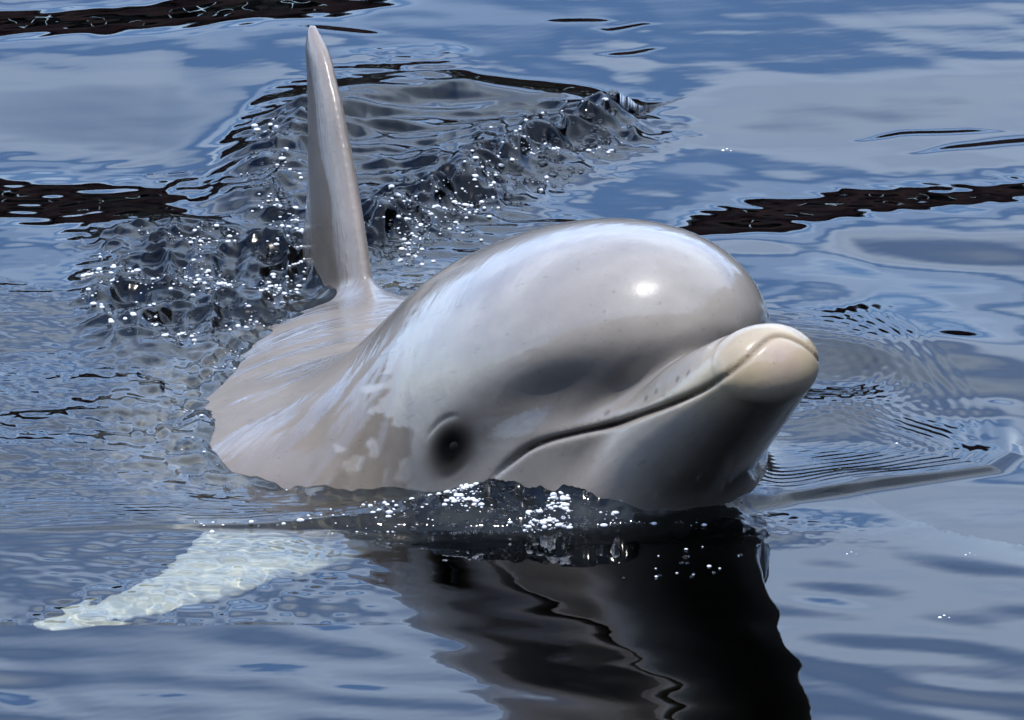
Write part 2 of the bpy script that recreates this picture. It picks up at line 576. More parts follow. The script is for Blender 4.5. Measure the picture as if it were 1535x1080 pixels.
    a.data.foreach_set('value', np.clip(mask * 0.9 + eye + mouth + bare * 0.93, 0, 1).astype(np.float32))
    a = me.attributes.new('head', 'FLOAT_VECTOR', 'POINT')
    a.data.foreach_set('vector', DH.astype(np.float32).ravel())


def skin_material():
    m = bpy.data.materials.new('wet_dolphin_skin')
    m.use_nodes = True
    nt = m.node_tree
    L = nt.links.new
    b = nt.nodes['Principled BSDF']
    pig = nd(nt, 'ShaderNodeAttribute', attribute_name='pigment_shade')
    head = nd(nt, 'ShaderNodeAttribute', attribute_name='head')
    n = nd(nt, 'ShaderNodeTexNoise')
    n.inputs['Scale'].default_value = 16
    n.inputs['Detail'].default_value = 8
    n.inputs['Roughness'].default_value = 0.6
    L(head.outputs['Vector'], n.inputs['Vector'])
    mr = nd(nt, 'ShaderNodeMapRange')
    mr.inputs['From Min'].default_value = 0.3
    mr.inputs['From Max'].default_value = 0.7
    mr.inputs['To Min'].default_value = 0.82
    mr.inputs['To Max'].default_value = 1.12
    L(n.outputs['Fac'], mr.inputs['Value'])
    # rake marks: sparse fine parallel scratches
    rk = nd(nt, 'ShaderNodeMapping')
    rk.inputs['Rotation'].default_value = (0.2, 0.9, 0.5)
    rk.inputs['Scale'].default_value = (9, 260, 260)
    L(head.outputs['Vector'], rk.inputs['Vector'])
    nk = nd(nt, 'ShaderNodeTexNoise')
    nk.inputs['Scale'].default_value = 1.0
    nk.inputs['Detail'].default_value = 2
    L(rk.outputs[0], nk.inputs['Vector'])
    kr = nd(nt, 'ShaderNodeMapRange')
    kr.inputs['From Min'].default_value = 0.66
    kr.inputs['From Max'].default_value = 0.74
    kr.inputs['To Min'].default_value = 1.0
    kr.inputs['To Max'].default_value = 0.80
    L(nk.outputs['Fac'], kr.inputs['Value'])
    mm_ = nd(nt, 'ShaderNodeMath', operation='MULTIPLY')
    L(mr.outputs[0], mm_.inputs[0])
    L(kr.outputs[0], mm_.inputs[1])
    mx = nd(nt, 'ShaderNodeMix', data_type='RGBA', blend_type='MULTIPLY')
    mx.inputs['Factor'].default_value = 1
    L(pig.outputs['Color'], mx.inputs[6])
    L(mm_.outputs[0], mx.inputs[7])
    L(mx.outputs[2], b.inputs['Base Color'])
    b.inputs['IOR'].default_value = 1.40
    b.inputs['Roughness'].default_value = 0.30
    b.inputs['Subsurface Weight'].default_value = 0.0
    # the film of water: unbroken on the melon, torn behind the neck
    sep = nd(nt, 'ShaderNodeSeparateXYZ')
    L(head.outputs['Vector'], sep.inputs[0])
    mt = nd(nt, 'ShaderNodeAttribute', attribute_name='matte')
    om = nd(nt, 'ShaderNodeMath', operation='SUBTRACT')
    om.inputs[0].default_value = 1
    L(mt.outputs['Fac'], om.inputs[1])
    cm = nd(nt, 'ShaderNodeMath', operation='MULTIPLY')
    L(om.outputs[0], cm.inputs[0])
    cm.inputs[1].default_value = 1.0
    L(cm.outputs[0], b.inputs['Coat Weight'])
    sm_ = nd(nt, 'ShaderNodeMath', operation='MULTIPLY')
    L(om.outputs[0], sm_.inputs[0])
    sm_.inputs[1].default_value = 0.36
    L(sm_.outputs[0], b.inputs['Specular IOR Level'])
    b.inputs['Coat IOR'].default_value = 1.38
    b.inputs['Coat Roughness'].default_value = 0.045
    b.inputs['Coat IOR'].default_value = 1.38
    # fine relief: pores, scratches and faint creases
    n3 = nd(nt, 'ShaderNodeTexNoise')
    n3.inputs['Scale'].default_value = 60
    n3.inputs['Detail'].default_value = 6
    L(head.outputs['Vector'], n3.inputs['Vector'])
    bp = nd(nt, 'ShaderNodeBump')
    bp.inputs['Strength'].default_value = 0.12
    bp.inputs['Distance'].default_value = 0.004
    L(n3.outputs['Fac'], bp.inputs['Height'])
    L(bp.outputs[0], b.inputs['Normal'])
    # runnels of water draining off the neck and shoulder
    rt = nd(nt, 'ShaderNodeMapping')
    rt.inputs['Rotation'].default_value = (0.5, 0.2, 0)
    rt.inputs['Scale'].default_value = (110, 14, 22)
    L(head.outputs['Vector'], rt.inputs['Vector'])
    n4 = nd(nt, 'ShaderNodeTexNoise')
    n4.inputs['Scale'].default_value = 1.0
    n4.inputs['Detail'].default_value = 5
    n4.inputs['Distortion'].default_value = 0.8
    L(rt.outputs[0], n4.inputs['Vector'])
    inv = nd(nt, 'ShaderNodeMapRange')
    inv.inputs['From Min'].default_value = -0.05
    inv.inputs['From Max'].default_value = -0.16
    inv.inputs['To Min'].default_value = 0.06
    inv.inputs['To Max'].default_value = 0.45
    L(sep.outputs[0], inv.inputs['Value'])
    bp2 = nd(nt, 'ShaderNodeBump')
    bp2.inputs['Distance'].default_value = 0.006
    L(inv.outputs[0], bp2.inputs['Strength'])
    L(n4.outputs['Fac'], bp2.inputs['Height'])
    L(bp.outputs[0], bp2.inputs['Normal'])
    L(bp2.outputs[0], b.inputs['Coat Normal'])
    return m


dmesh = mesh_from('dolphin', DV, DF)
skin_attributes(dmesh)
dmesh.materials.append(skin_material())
dolphin = link(bpy.data.objects.new('dolphin', dmesh))
tag(dolphin, 'pale grey bottlenose dolphin lifting its head out of the water, dorsal fin upright', 'dolphin')


def uv_sphere(name, c, r, axes, n=20, k=28):
    V, F = [], []
    for i in range(n + 1):
        for j in range(k):
            t, p = math.pi * i / n, 2 * math.pi * j / k
            V.append(np.array(c) + axes.T @ (np.array(r) * np.array([math.sin(t) * math.cos(p), math.sin(t) * math.sin(p), math.cos(t)])))
    for i in range(n):
        for j in range(k):
            F.append((i * k + j, i * k + (j + 1) % k, (i + 1) * k + (j + 1) % k, (i + 1) * k + j))
    return mesh_from(name, V, np.array(F)[:, ::-1])


em = bpy.data.materials.new('dark_eye')
em.use_nodes = True
eb = em.node_tree.nodes['Principled BSDF']
en = nd(em.node_tree, 'ShaderNodeTexNoise')
en.inputs['Scale'].default_value = 300
er = nd(em.node_tree, 'ShaderNodeValToRGB')
er.color_ramp.elements[0].color = (0.004, 0.004, 0.004, 1)
er.color_ramp.elements[1].color = (0.010, 0.008, 0.007, 1)
em.node_tree.links.new(en.outputs['Fac'], er.inputs['Fac'])
em.node_tree.links.new(er.outputs['Color'], eb.inputs['Base Color'])
eb.inputs['Roughness'].default_value = 0.35
eb.inputs['Specular IOR Level'].default_value = 0.04
for side in (1, -1):
    ty = np.linspace(0.06, 0.16, 400)
    tp = HO + np.stack([np.full(400, EYE[0]), -side * ty, np.full(400, EYE[2])], 1) @ HM
    sy_ = ty[np.argmax(sdf(tp) > 0)]                  # where the skin is, in the opening of the lids
    ec = HO + HM.T @ np.array([EYE[0], -side * (sy_ - 0.0112), EYE[2]])
    eo = bpy.data.objects.new('eye', uv_sphere('eye', ec, (0.0155, 0.0120, 0.0100), HM))
    eo.data.materials.append(em)
    link(eo, dolphin)
# ------------------------------------------------------------------ the water
def along(X, Y, pts):
    """distance to a polyline and how far along it (0..1) the nearest point lies"""
    pts = np.array(pts, np.float32)
    seg = np.linalg.norm(np.diff(pts, axis=0), axis=1)
    cum = np.r_[0, np.cumsum(seg)] / seg.sum()
    best = np.full(X.shape, 9.0, np.float32)
    T = np.zeros(X.shape, np.float32)
    S = np.zeros(X.shape, np.float32)
    for i in range(len(pts) - 1):
        d = pts[i + 1] - pts[i]
        t = np.clip(((X - pts[i, 0]) * d[0] + (Y - pts[i, 1]) * d[1]) / (d @ d), 0, 1)
        px, py = X - pts[i, 0] - t * d[0], Y - pts[i, 1] - t * d[1]
        dist = np.hypot(px, py)
        m = dist < best
        best[m] = dist[m]
        T[m] = (cum[i] + t * (cum[i + 1] - cum[i]))[m]
        S[m] = np.sign(d[0] * py - d[1] * px)[m]
    return best, T, S


BOW = [(-0.80, -0.50), (-0.409, -0.474), (-0.292, -0.462), (-0.221, -0.455), (-0.127, -0.452), (-0.056, -0.455), (0.015, -0.462),
       (0.075, -0.463), (0.120, -0.452), (0.158, -0.425), (0.197, -0.383), (0.255, -0.351), (0.304, -0.327), (0.343, -0.305),
       (0.360, -0.262), (0.360, -0.152), (0.342, -0.038), (0.318, 0.058), (0.300, 0.118), (0.290, 0.20)]
BANDS = [  # hollows that fall away from the camera: centre line, half width, slope
    ([(-0.60, 1.135), (-0.436, 1.138), (-0.323, 1.143), (-0.20, 1.165), (-0.078, 1.180)], 0.065, 0.074),
    ([(-0.60, 0.510), (-0.407, 0.495), (-0.274, 0.480), (-0.193, 0.395)], 0.115, 0.082),
    ([(0.096, 0.438), (0.175, 0.455), (0.282, 0.487), (0.408, 0.524), (0.60, 0.58)], 0.055, 0.078),
    ([(-0.042, 0.686), (0.001, 0.736), (0.045, 0.778), (0.136, 0.815)], 0.013, 0.075),
    ([(-0.118, 0.935), (-0.049, 0.904)], 0.012, 0.075),
    ([(-0.043, 0.864), (0.018, 0.850)], 0.009, 0.075),
    ([(0.283, 0.702), (0.317, 0.725), (0.394, 0.741)], 0.009, 0.075),
    ([(0.325, 0.664), (0.416, 0.695), (0.50, 0.71)], 0.011, 0.075),
    ([(0.038, 1.113), (0.078, 1.118)], 0.008, 0.07),
    ([(0.085, 1.000), (0.116, 1.010)], 0.008, 0.07),
    ([(0.081, 1.086), (0.112, 1.106)], 0.007, 0.07),
    ([(-0.168, 1.074), (-0.117, 1.064)], 0.009, 0.07),
]


def blob(X, Y, cx, cy, rx, ry, wob=0.25, seed=1, soft=0.25):
    a = np.hypot((X - cx) / rx, (Y - cy) / ry) + wob * noise2(X * 16 + 50, Y * 8 + 50, seed)
    return smoothstep(1 + soft, 1 - soft, a)


def billow(x, y, seed):
    return 1 - 2 * np.abs(noise2(x, y, seed))


def waves(X, Y, n, lo, hi, slope, seed, heading=None, spread=3.2):
    """a sum of sine waves of many lengths and headings; slope is the r.m.s. steepness"""
    rng = np.random.RandomState(seed)
    h = np.zeros(X.shape, np.float32)
    for i in range(n):
        lam = lo * (hi / lo) ** rng.rand()
        a = (heading if heading is not None else 0) + (rng.rand() - 0.5) * 2 * spread
        k = 2 * math.pi / lam
        h += np.float32(slope * math.sqrt(2.0 / n) / k) * np.sin((X * math.cos(a) + Y * math.sin(a)) * np.float32(k) + np.float32(rng.rand() * 6.28))
    return h


def water_height(X, Y):
    patch = 0.65 + 0.7 * smoothstep(-0.3, 0.5, noise2(X * 3 + 60, Y * 2 + 60, 14))
    calm = 1 - 0.62 * smoothstep(0.25, 0.55, Y)
    h = waves(X, Y, 16, 0.22, 0.9, 0.0085, 11) + calm * patch * waves(X, Y, 22, 0.045, 0.16, 0.0075, 12) + calm * patch * waves(X, Y, 14, 0.012, 0.03, 0.0018, 13)
    # light ripple over the flipper
    h = h + np.exp(-((X + 0.21) / 0.12) ** 2 - ((Y + 0.54) / 0.09) ** 2) * waves(X, Y, 22, 0.014, 0.028, 0.042, 15)
    far = smoothstep(8, 2, np.hypot(X, Y))
    # long hollows
    for k, (pts, w, s) in enumerate(BANDS):
        xs, ys = np.array(pts).T
        yc = np.interp(X, xs, ys) + 0.010 * noise2(X * 22 + 30 + k * 7, Y * 5 + 30, 20 + k)
        end = smoothstep(xs[0] - 0.02, xs[0] + 0.25 * (xs[-1] - xs[0]), X) * smoothstep(xs[-1] + 0.02, xs[-1] - 0.25 * (xs[-1] - xs[0]), X)
        t = Y - yc
        ww = w * (0.25 + 0.75 * end)
        h = h - s * ww * np.tanh(t / ww) * np.exp(-(t / (6 * w + 0.06)) ** 2) * end
        if w > 0.05:
            h = h + end * np.exp(-(t / (1.3 * w)) ** 2) * waves(X, Y, 16, 0.020, 0.07, 0.018, 80 + k)
    # bow wave, calm water in front of it
    d, t, s = along(X, Y, BOW)
    n = d * s                                     # positive behind the crest
    ht = np.interp(t, [0, 0.14, 0.26, 0.36, 0.44, 0.50, 0.56, 0.62, 0.70, 1.0], [0.0, 0.0001, 0.0004, 0.0024, 0.010, 0.009, 0.006, 0.004, 0.003, 0.0012])
    ht = ht * (1 + 0.3 * noise2(X * 30 + 5, Y * 30 + 5, 31))
    crest = np.where(n < 0, np.exp(-(n / np.interp(t, [0, 0.56, 0.74, 0.84, 1], [0.007, 0.007, 0.009, 0.03, 0.05])) ** 2), np.exp(-(n / np.interp(t, [0, 0.56, 0.68, 1], [0.04, 0.04, 0.06, 0.06])) ** 2))
    h = h + ht * crest
    fade = smoothstep(1.0, 0.88, t)
    h = h - ht * crest * (1 - fade)
    behind = smoothstep(-0.004, 0.03, n) * fade
    # capillary ripples behind the crest
    h = h + 0.00022 * np.exp(-np.abs(n) / 0.06) * np.sin(n * 2 * np.pi / 0.010 + 2 * noise2(X * 20, Y * 20, 33)) * behind
    # ruffled water beside the body
    left = smoothstep(0.02, -0.10, X) * smoothstep(0.42, 0.15, Y) * behind
    right = smoothstep(0.05, 0.16, X) * smoothstep(0.50, 0.28, Y) * smoothstep(0.0, 0.09, n) * fade
    lp = 0.6 + 0.6 * smoothstep(-0.4, 0.6, noise2(X * 9 + 70, Y * 5 + 70, 40))
    h = h + left * lp * (waves(X, Y, 14, 0.05, 0.12, 0.035, 41) + waves(X, Y, 20, 0.013, 0.035, 0.050, 42, 0.9, 0.9) + waves(X, Y, 12, 0.007, 0.012, 0.03, 43, 0.9, 1.2))
    h = h + right * lp * (waves(X, Y, 14, 0.07, 0.20, 0.034, 44) + waves(X, Y, 16, 0.010, 0.026, 0.012, 45, -0.6, 1.2))
    # broad swells pushed out to both sides: long faces towards the viewer, short gentle backs
    for msk, y0, lam in ((smoothstep(0.14, 0.24, X) * smoothstep(0.40, 0.25, Y) * smoothstep(0.45, 0.36, X), -0.02, 0.42),
                         (smoothstep(-0.24, -0.33, X) * smoothstep(0.42, 0.25, Y), 0.12, 0.46)):
        ph = (Y - y0 + 0.35 * (np.abs(X) - 0.25)) * 2 * np.pi / lam
        h = h + msk * smoothstep(-0.42, -0.25, Y) * 0.0025 * (np.sin(ph) + 0.25 * np.sin(2 * ph))
    # longer wavelets on the calm water in front
    h = h + smoothstep(-0.46, -0.60, Y) * waves(X, Y, 14, 0.05, 0.12, 0.010, 17, 0.8, 0.9)
    # rings spreading on the right
    for cx, cy, r0, amp, lam, wd in ((0.11, 0.10, 0.22, 0.00017, 0.013, 0.04), (0.14, -0.34, 0.19, 0.00016, 0.011, 0.04), (0.10, -0.25, 0.28, 0.00014, 0.012, 0.04)):
        rr = np.hypot(X - cx, (Y - cy) * 0.8) + 0.010 * noise2(X * 9 + 3, Y * 7 + 3, 48)
        h = h + right * amp * np.exp(-((rr - r0) / wd) ** 2) * np.sin((rr - r0) * 2 * np.pi / lam + 2.5 * noise2(X * 18 + 5, Y * 12 + 5, 50)) * lp
        h = h + right * 0.003 * np.exp(-((rr - r0) / 0.035) ** 2)
    # lens-shaped swell past the melon
    rr = np.hypot((X - 0.17) / 0.095, (Y - 0.25) / 0.16) + 0.05 * noise2(X * 14, Y * 10, 49)
    h = h + 0.003 * smoothstep(1.2, 0.60, rr)
    h = h + 0.0030 * np.exp(-((X - 0.27) / 0.085) ** 2 - ((Y - 0.06 + 0.5 * (X - 0.27)) / 0.15) ** 2)
    # mound of water pushed up under the chin
    m = np.exp(-((X - 0.060) / 0.095) ** 2 - ((Y + 0.432 + 0.20 * (X - 0.05)) / 0.036) ** 2)
    m2 = np.exp(-((X + 0.03) / 0.08) ** 2 - ((Y + 0.43) / 0.03) ** 2)
    h = h + 0.0145 * m + 0.009 * m2
    h = h - 0.010 * np.exp(-((X + 0.15) / 0.07) ** 2 - ((Y + 0.29) / 0.08) ** 2)
    mm = np.clip(m + m2 * 0.8, 0, 1)
    h = h + mm * (0.0022 * billow(X * 70 + 3, Y * 50 + 3, 51) + 0.0026 * noise2(X * 130 + 3, Y * 95 + 3, 52) + 0.0012 * noise2(X * 260 + 3, Y * 190 + 3, 53))
    # churned water left of the fin and behind it
    c1 = blob(X, Y, -0.247, 0.205, 0.080, 0.170, 0.30, 61, 0.42)
    c2 = blob(X, Y, -0.085, 0.56, 0.115, 0.29, 0.30, 62, 0.45)
    d4, t4, s4 = along(X, Y, [(-0.15, 0.30), (-0.09, 0.38), (-0.015, 0.56), (0.03, 0.66), (0.07, 0.72)])
    d5, t5, s5 = along(X, Y, [(-0.16, 0.28), (-0.175, 0.42), (-0.20, 0.56), (-0.17, 0.72)])
    c3 = np.clip(np.exp(-(d4 / 0.045) ** 2) + 0.8 * np.exp(-(d5 / 0.030) ** 2), 0, 1) * (0.75 + 0.4 * noise2(X * 20 + 8, Y * 12 + 8, 63))
    rough = np.clip(c1 + 0.14 * c2 + 0.9 * c3, 0, 1.2)
    h = h + c2 * waves(X, Y, 14, 0.022, 0.06, 0.20, 70, 1.9, 0.35) * (0.4 + 0.6 * smoothstep(-0.3, 0.4, noise2(X * 14 + 8, Y * 8 + 8, 72)))
    b = 0.010 * billow(X * 24 + 8, Y * 15 + 8, 64) + 0.0055 * billow(X * 55 + 8, Y * 34 + 8, 65) + 0.0032 * noise2(X * 110 + 8, Y * 75 + 8, 66) + 0.0012 * noise2(X * 160 + 8, Y * 105 + 8, 67)
    h = h + rough * b * 0.75 + 0.006 * c1 + 0.004 * c2
    # breaking lip of the wave behind the fin
    d2, t2, s2 = along(X, Y, [(-0.15, 0.30), (-0.09, 0.40), (-0.015, 0.58), (0.03, 0.68), (0.075, 0.745)])
    n2_ = d2 * s2
    lip = np.exp(-(np.where(n2_ > 0, n2_ / 0.055, n2_ / 0.020)) ** 2)
    h = h + 0.018 * lip * (0.8 + 0.4 * noise2(X * 40 + 4, Y * 30 + 4, 68)) + lip * 0.004 * billow(X * 60, Y * 45, 69)
    d3, t3, s3 = along(X, Y, [(-0.20, 0.50), (-0.19, 0.66), (-0.14, 0.80), (-0.07, 0.86), (0.02, 0.82)])
    h = h + 0.010 * np.exp(-(d3 / 0.04) ** 2)
    return h * far, mm, rough


def build_water():
    def lines(lo, hi, st, limit, g=1.22):
        a = list(np.arange(lo, hi, st))
        s = st
        while a[-1] < limit:
            s *= g
            a.append(a[-1] + s)
        b = [a[0]]
        s = st
        while b[-1] > -limit:
            s *= g
            b.append(b[-1] - s)
        return np.array(b[:0:-1] + a, np.float32)
    gx = lines(-0.45, 0.45, 0.0013, 2500)
    gy = lines(-0.96, 1.26, 0.0022, 2500)
    X, Y = np.meshgrid(gx, gy, indexing='ij')
    h, mm, rough = water_height(X, Y)
    # the water climbs a little where it meets the skin
    near = (X > -0.45) & (X < 0.35) & (Y > -0.7) & (Y < 0.6)
    P = np.stack([X[near], Y[near], h[near]], 1)
    dd = np.concatenate([sdf(c, False) for c in np.array_split(P, 4)])
    lift = np.zeros_like(h)
    lift[near] = (0.0025 + 0.0045 * smoothstep(-0.12, -0.02, P[:, 0])) * np.exp(-np.abs(dd) / 0.010)
    lap = np.zeros_like(h)
    lap[near] = smoothstep(-0.05, -0.12, P[:, 0]) * np.exp(-np.abs(dd) / 0.030)
    h = h + lift + lap * (0.0045 * noise2(X * 45 + 6, Y * 22 + 6, 91) + 0.0030 * noise2(X * 110 + 6, Y * 60 + 6, 92) + 0.002)
    global WATER_GRID
    WATER_GRID = (gx, gy, h)
    nx, ny = len(gx), len(gy)
    V = np.stack([X, Y, h], -1).reshape(-1, 3)
    i = np.arange(nx * ny).reshape(nx, ny)
    F = np.stack([i[:-1, :-1], i[1:, :-1], i[1:, 1:], i[:-1, 1:]], -1).reshape(-1, 4)
    me = mesh_from('water', V, F)
    a = me.attributes.new('churn', 'FLOAT', 'POINT')
    a.data.foreach_set('value', np.clip(mm + rough, 0, 1).astype(np.float32).ravel())
    return me


def water_material():
    m = bpy.data.materials.new('clear_dark_water')
    m.use_nodes = True
    nt = m.node_tree
    nt.nodes.clear()
    L = nt.links.new
    out = nd(nt, 'ShaderNodeOutputMaterial')
    fr = nd(nt, 'ShaderNodeFresnel')
    fr.inputs['IOR'].default_value = 1.333
    gl = nd(nt, 'ShaderNodeBsdfGlossy')
    ch = nd(nt, 'ShaderNodeAttribute', attribute_name='churn')
    rg = nd(nt, 'ShaderNodeMapRange')
    rg.inputs['To Min'].default_value = 0.02
    rg.inputs['To Max'].default_value = 0.16
    L(ch.outputs['Fac'], rg.inputs['Value'])
    L(rg.outputs[0], gl.inputs['Roughness'])
    tr = nd(nt, 'ShaderNodeBsdfRefraction')
    tr.inputs['Roughness'].default_value = 0.0
    tr.inputs['IOR'].default_value = 1.333
    # clear where calm, tinted dark where churned, in place of shaded reflections
    tc = nd(nt, 'ShaderNodeMix', data_type='RGBA')
    L(ch.outputs['Fac'], tc.inputs[0])
    tc.inputs[6].default_value = (0.88, 0.94, 0.94, 1)
    tc.inputs[7].default_value = (0.26, 0.31, 0.36, 1)
    L(tc.outputs[2], tr.inputs['Color'])
    mix = nd(nt, 'ShaderNodeMixShader')
    L(fr.outputs[0], mix.inputs[0])
    L(tr.outputs[0], mix.inputs[1])
    L(gl.outputs[0], mix.inputs[2])
    L(mix.outputs[0], out.inputs['Surface'])
    return m


water = link(bpy.data.objects.new('water', build_water()))
water.data.materials.append(water_material())
tag(water, kind='structure')
water.cycles.is_caustics_caster = True
dolphin.cycles.is_caustics_receiver = True

# the dark bottom far below
bm_ = bpy.data.materials.new('dark_silt')
bm_.use_nodes = True
bb = bm_.node_tree.nodes['Principled BSDF']
bn = nd(bm_.node_tree, 'ShaderNodeTexNoise')
bn.inputs['Scale'].default_value = 3
br = nd(bm_.node_tree, 'ShaderNodeValToRGB')
br.color_ramp.elements[0].color = (0.002, 0.003, 0.004, 1)
br.color_ramp.elements[1].color = (0.005, 0.007, 0.009, 1)
bm_.node_tree.links.new(bn.outputs['Fac'], br.inputs['Fac'])
bm_.node_tree.links.new(br.outputs['Color'], bb.inputs['Base Color'])
bb.inputs['Roughness'].default_value = 1
bb.inputs['Specular IOR Level'].default_value = 0
S_ = 2600.0
bed = link(bpy.data.objects.new('sea_bed', mesh_from('sea_bed', [(-S_, -S_, -4), (S_, -S_, -4), (S_, S_, -4), (-S_, S_, -4)], [(0, 1, 2, 3)])))
bed.data.materials.append(bm_)
tag(bed, kind='structure')
# ------------------------------------------------------------------ what the water and the wet skin mirror: the far wharf, the quay, an added boat shed and barge
tm = bpy.data.materials.new('turbid_water')
tm.use_nodes = True
tm.node_tree.nodes.clear()
to_ = nd(tm.node_tree, 'ShaderNodeOutputMaterial')
tv = nd(tm.node_tree, 'ShaderNodeVolumeAbsorption')
tv.inputs['Color'].default_value = (0.02, 0.10, 0.16, 1)
tv.inputs['Density'].default_value = 14.0
tm.node_tree.links.new(tv.outputs[0], to_.inputs['Volume'])


def box_mesh(name, lo, hi):
    x0, y0, z0 = lo
    x1, y1, z1 = hi
    V = [(x0, y0, z0), (x1, y0, z0), (x1, y1, z0), (x0, y1, z0), (x0, y0, z1), (x1, y0, z1), (x1, y1, z1), (x0, y1, z1)]
    F = [(3, 2, 1, 0), (4, 5, 6, 7), (0, 1, 5, 4), (1, 2, 6, 5), (2, 3, 7, 6), (3, 0, 4, 7)]
    return mesh_from(name, V, F, smooth=False)


turbid = link(bpy.data.objects.new('turbid_depths', box_mesh('turbid_depths', (-60, -60, -3.9), (60, 60, -0.135))))
turbid.data.materials.append(tm)
tag(turbid, 'dark turbid water below the clear surface layer', kind='stuff')


def wood(name, c0, c1, scale=(1, 1, 6)):
    m = bpy.data.materials.new(name)
    m.use_nodes = True
    nt = m.node_tree
    b = nt.nodes['Principled BSDF']
    co = nd(nt, 'ShaderNodeTexCoord')
    mp = nd(nt, 'ShaderNodeMapping')
    mp.inputs['Scale'].default_value = scale
    n = nd(nt, 'ShaderNodeTexNoise')
    n.inputs['Scale'].default_value = 2.2
    n.inputs['Detail'].default_value = 7
    cr = nd(nt, 'ShaderNodeValToRGB')
    cr.color_ramp.elements[0].position = 0.35
    cr.color_ramp.elements[1].position = 0.7
    cr.color_ramp.elements[0].color = (*c0, 1)
    cr.color_ramp.elements[1].color = (*c1, 1)
    for a, b_ in ((co.outputs['Object'], mp.inputs['Vector']), (mp.outputs[0], n.inputs['Vector']), (n.outputs['Fac'], cr.inputs['Fac']), (cr.outputs['Color'], b.inputs['Base Color'])):
        nt.links.new(a, b_)
    b.inputs['Roughness'].default_value = 0.85
    return m


W_TAR = wood('tarred_timber', (0.012, 0.010, 0.009), (0.045, 0.036, 0.028), (3, 3, 0.6))
W_RED = wood('faded_red_boards', (0.022, 0.009, 0.008), (0.085, 0.030, 0.022), (0.5, 3, 3))
W_OLIVE = wood('weedy_timber', (0.018, 0.020, 0.010), (0.055, 0.055, 0.028), (3, 3, 0.8))
W_DARK = wood('dark_stained_boards', (0.020, 0.017, 0.015), (0.050, 0.042, 0.036), (4, 4, 0.5))
W_SLATE = wood('slate_roof', (0.025, 0.026, 0.030), (0.06, 0.062, 0.068), (2, 2, 2))
W_CONC = wood('quay_concrete', (0.16, 0.155, 0.145), (0.27, 0.26, 0.24), (1, 1, 1))
W_GLASS = bpy.data.materials.new('window_pane')
W_GLASS.use_nodes = True
gb = W_GLASS.node_tree.nodes['Principled BSDF']
gn = nd(W_GLASS.node_tree, 'ShaderNodeTexNoise')
gr_ = nd(W_GLASS.node_tree, 'ShaderNodeValToRGB')
gr_.color_ramp.elements[0].color = (0.010, 0.012, 0.015, 1)
gr_.color_ramp.elements[1].color = (0.030, 0.034, 0.040, 1)
W_GLASS.node_tree.links.new(gn.outputs['Fac'], gr_.inputs['Fac'])
W_GLASS.node_tree.links.new(gr_.outputs['Color'], gb.inputs['Base Color'])
gb.inputs['Roughness'].default_value = 0.08


def piece(name, lo, hi, mat, parent):
    c = [(a + b) / 2 for a, b in zip(lo, hi)]
    o = bpy.data.objects.new(name, box_mesh(name, [a - q for a, q in zip(lo, c)], [b - q for b, q in zip(hi, c)]))
    o.location = [q - p for q, p in zip(c, parent.location)]
    o.data.materials.append(mat)
    link(o, parent)
    return o


def copy_piece(src, loc):
    o = src.copy()
    o.location = loc
    link(o, src.parent)
    return o


def tube(name, r0, r1, h, mat, parent, loc, n=10):
    V = [(r * math.cos(2 * math.pi * i / n), r * math.sin(2 * math.pi * i / n), z) for r, z in ((r0, 0), (r1, h)) for i in range(n)] + [(0, 0, h)]
    V = np.array(V)
    F = [(i, (i + 1) % n, n + (i + 1) % n, n + i) for i in range(n)] + [(n + i, n + (i + 1) % n, 2 * n, 2 * n) for i in range(n)]
    me = bpy.data.meshes.new(name)
    me.from_pydata(V.tolist(), [], [f if len(set(f)) == 4 else f[:3] for f in F])
    o = bpy.data.objects.new(name, me)
    o.location = loc
    me.materials.append(mat)
    link(o, parent)
    return o


def empty(name, loc):
    o = bpy.data.objects.new(name, None)
    o.location = loc
    return link(o)


# far wharf
wharf = empty('timber_wharf', (0, 36, 0))
tag(wharf, 'tall tarred timber wharf with red fascia boards across the water', 'wharf')
WX = 22
piece('deck', (-WX, 36.0, 4.1), (WX, 44, 4.35), W_TAR, wharf)
for k, (z0, z1, mt) in enumerate(((3.86, 4.09, W_RED), (3.60, 3.84, W_RED), (3.32, 3.57, W_TAR), (1.50, 1.80, W_OLIVE), (0.45, 0.72, W_OLIVE))):
    piece('fascia_board', (-WX, 35.78, z0), (WX, 35.92, z1), mt, wharf)
p0 = tube('pile', 0.23, 0.19, 6.4, W_TAR, wharf, (-WX + 0.5, 0.25, -2.0))
for i in range(1, 24):
    copy_piece(p0, (-WX + 0.5 + i * 1.85 + 0.2 * math.sin(i * 5.1), 0.25 + 0.08 * math.sin(i * 3.3), -2.0 + 0.3 * math.sin(i * 2.3)))
p1 = piece('sheet_board', (-WX, 36.9, -2.0), (-WX + 0.42, 37.0, 4.0), W_TAR, wharf)
for i in range(1, 100):
    copy_piece(p1, (-WX + 0.21 + i * 0.44, 0.95 + 0.03 * math.sin(i * 7.7), 1.0))
piece('shed_wall', (-14, 38, 4.36), (15, 43, 6.0), W_RED, wharf)
piece('shed_roof', (-14.4, 37.6, 6.02), (15.4, 43.4, 6.25), W_SLATE, wharf)

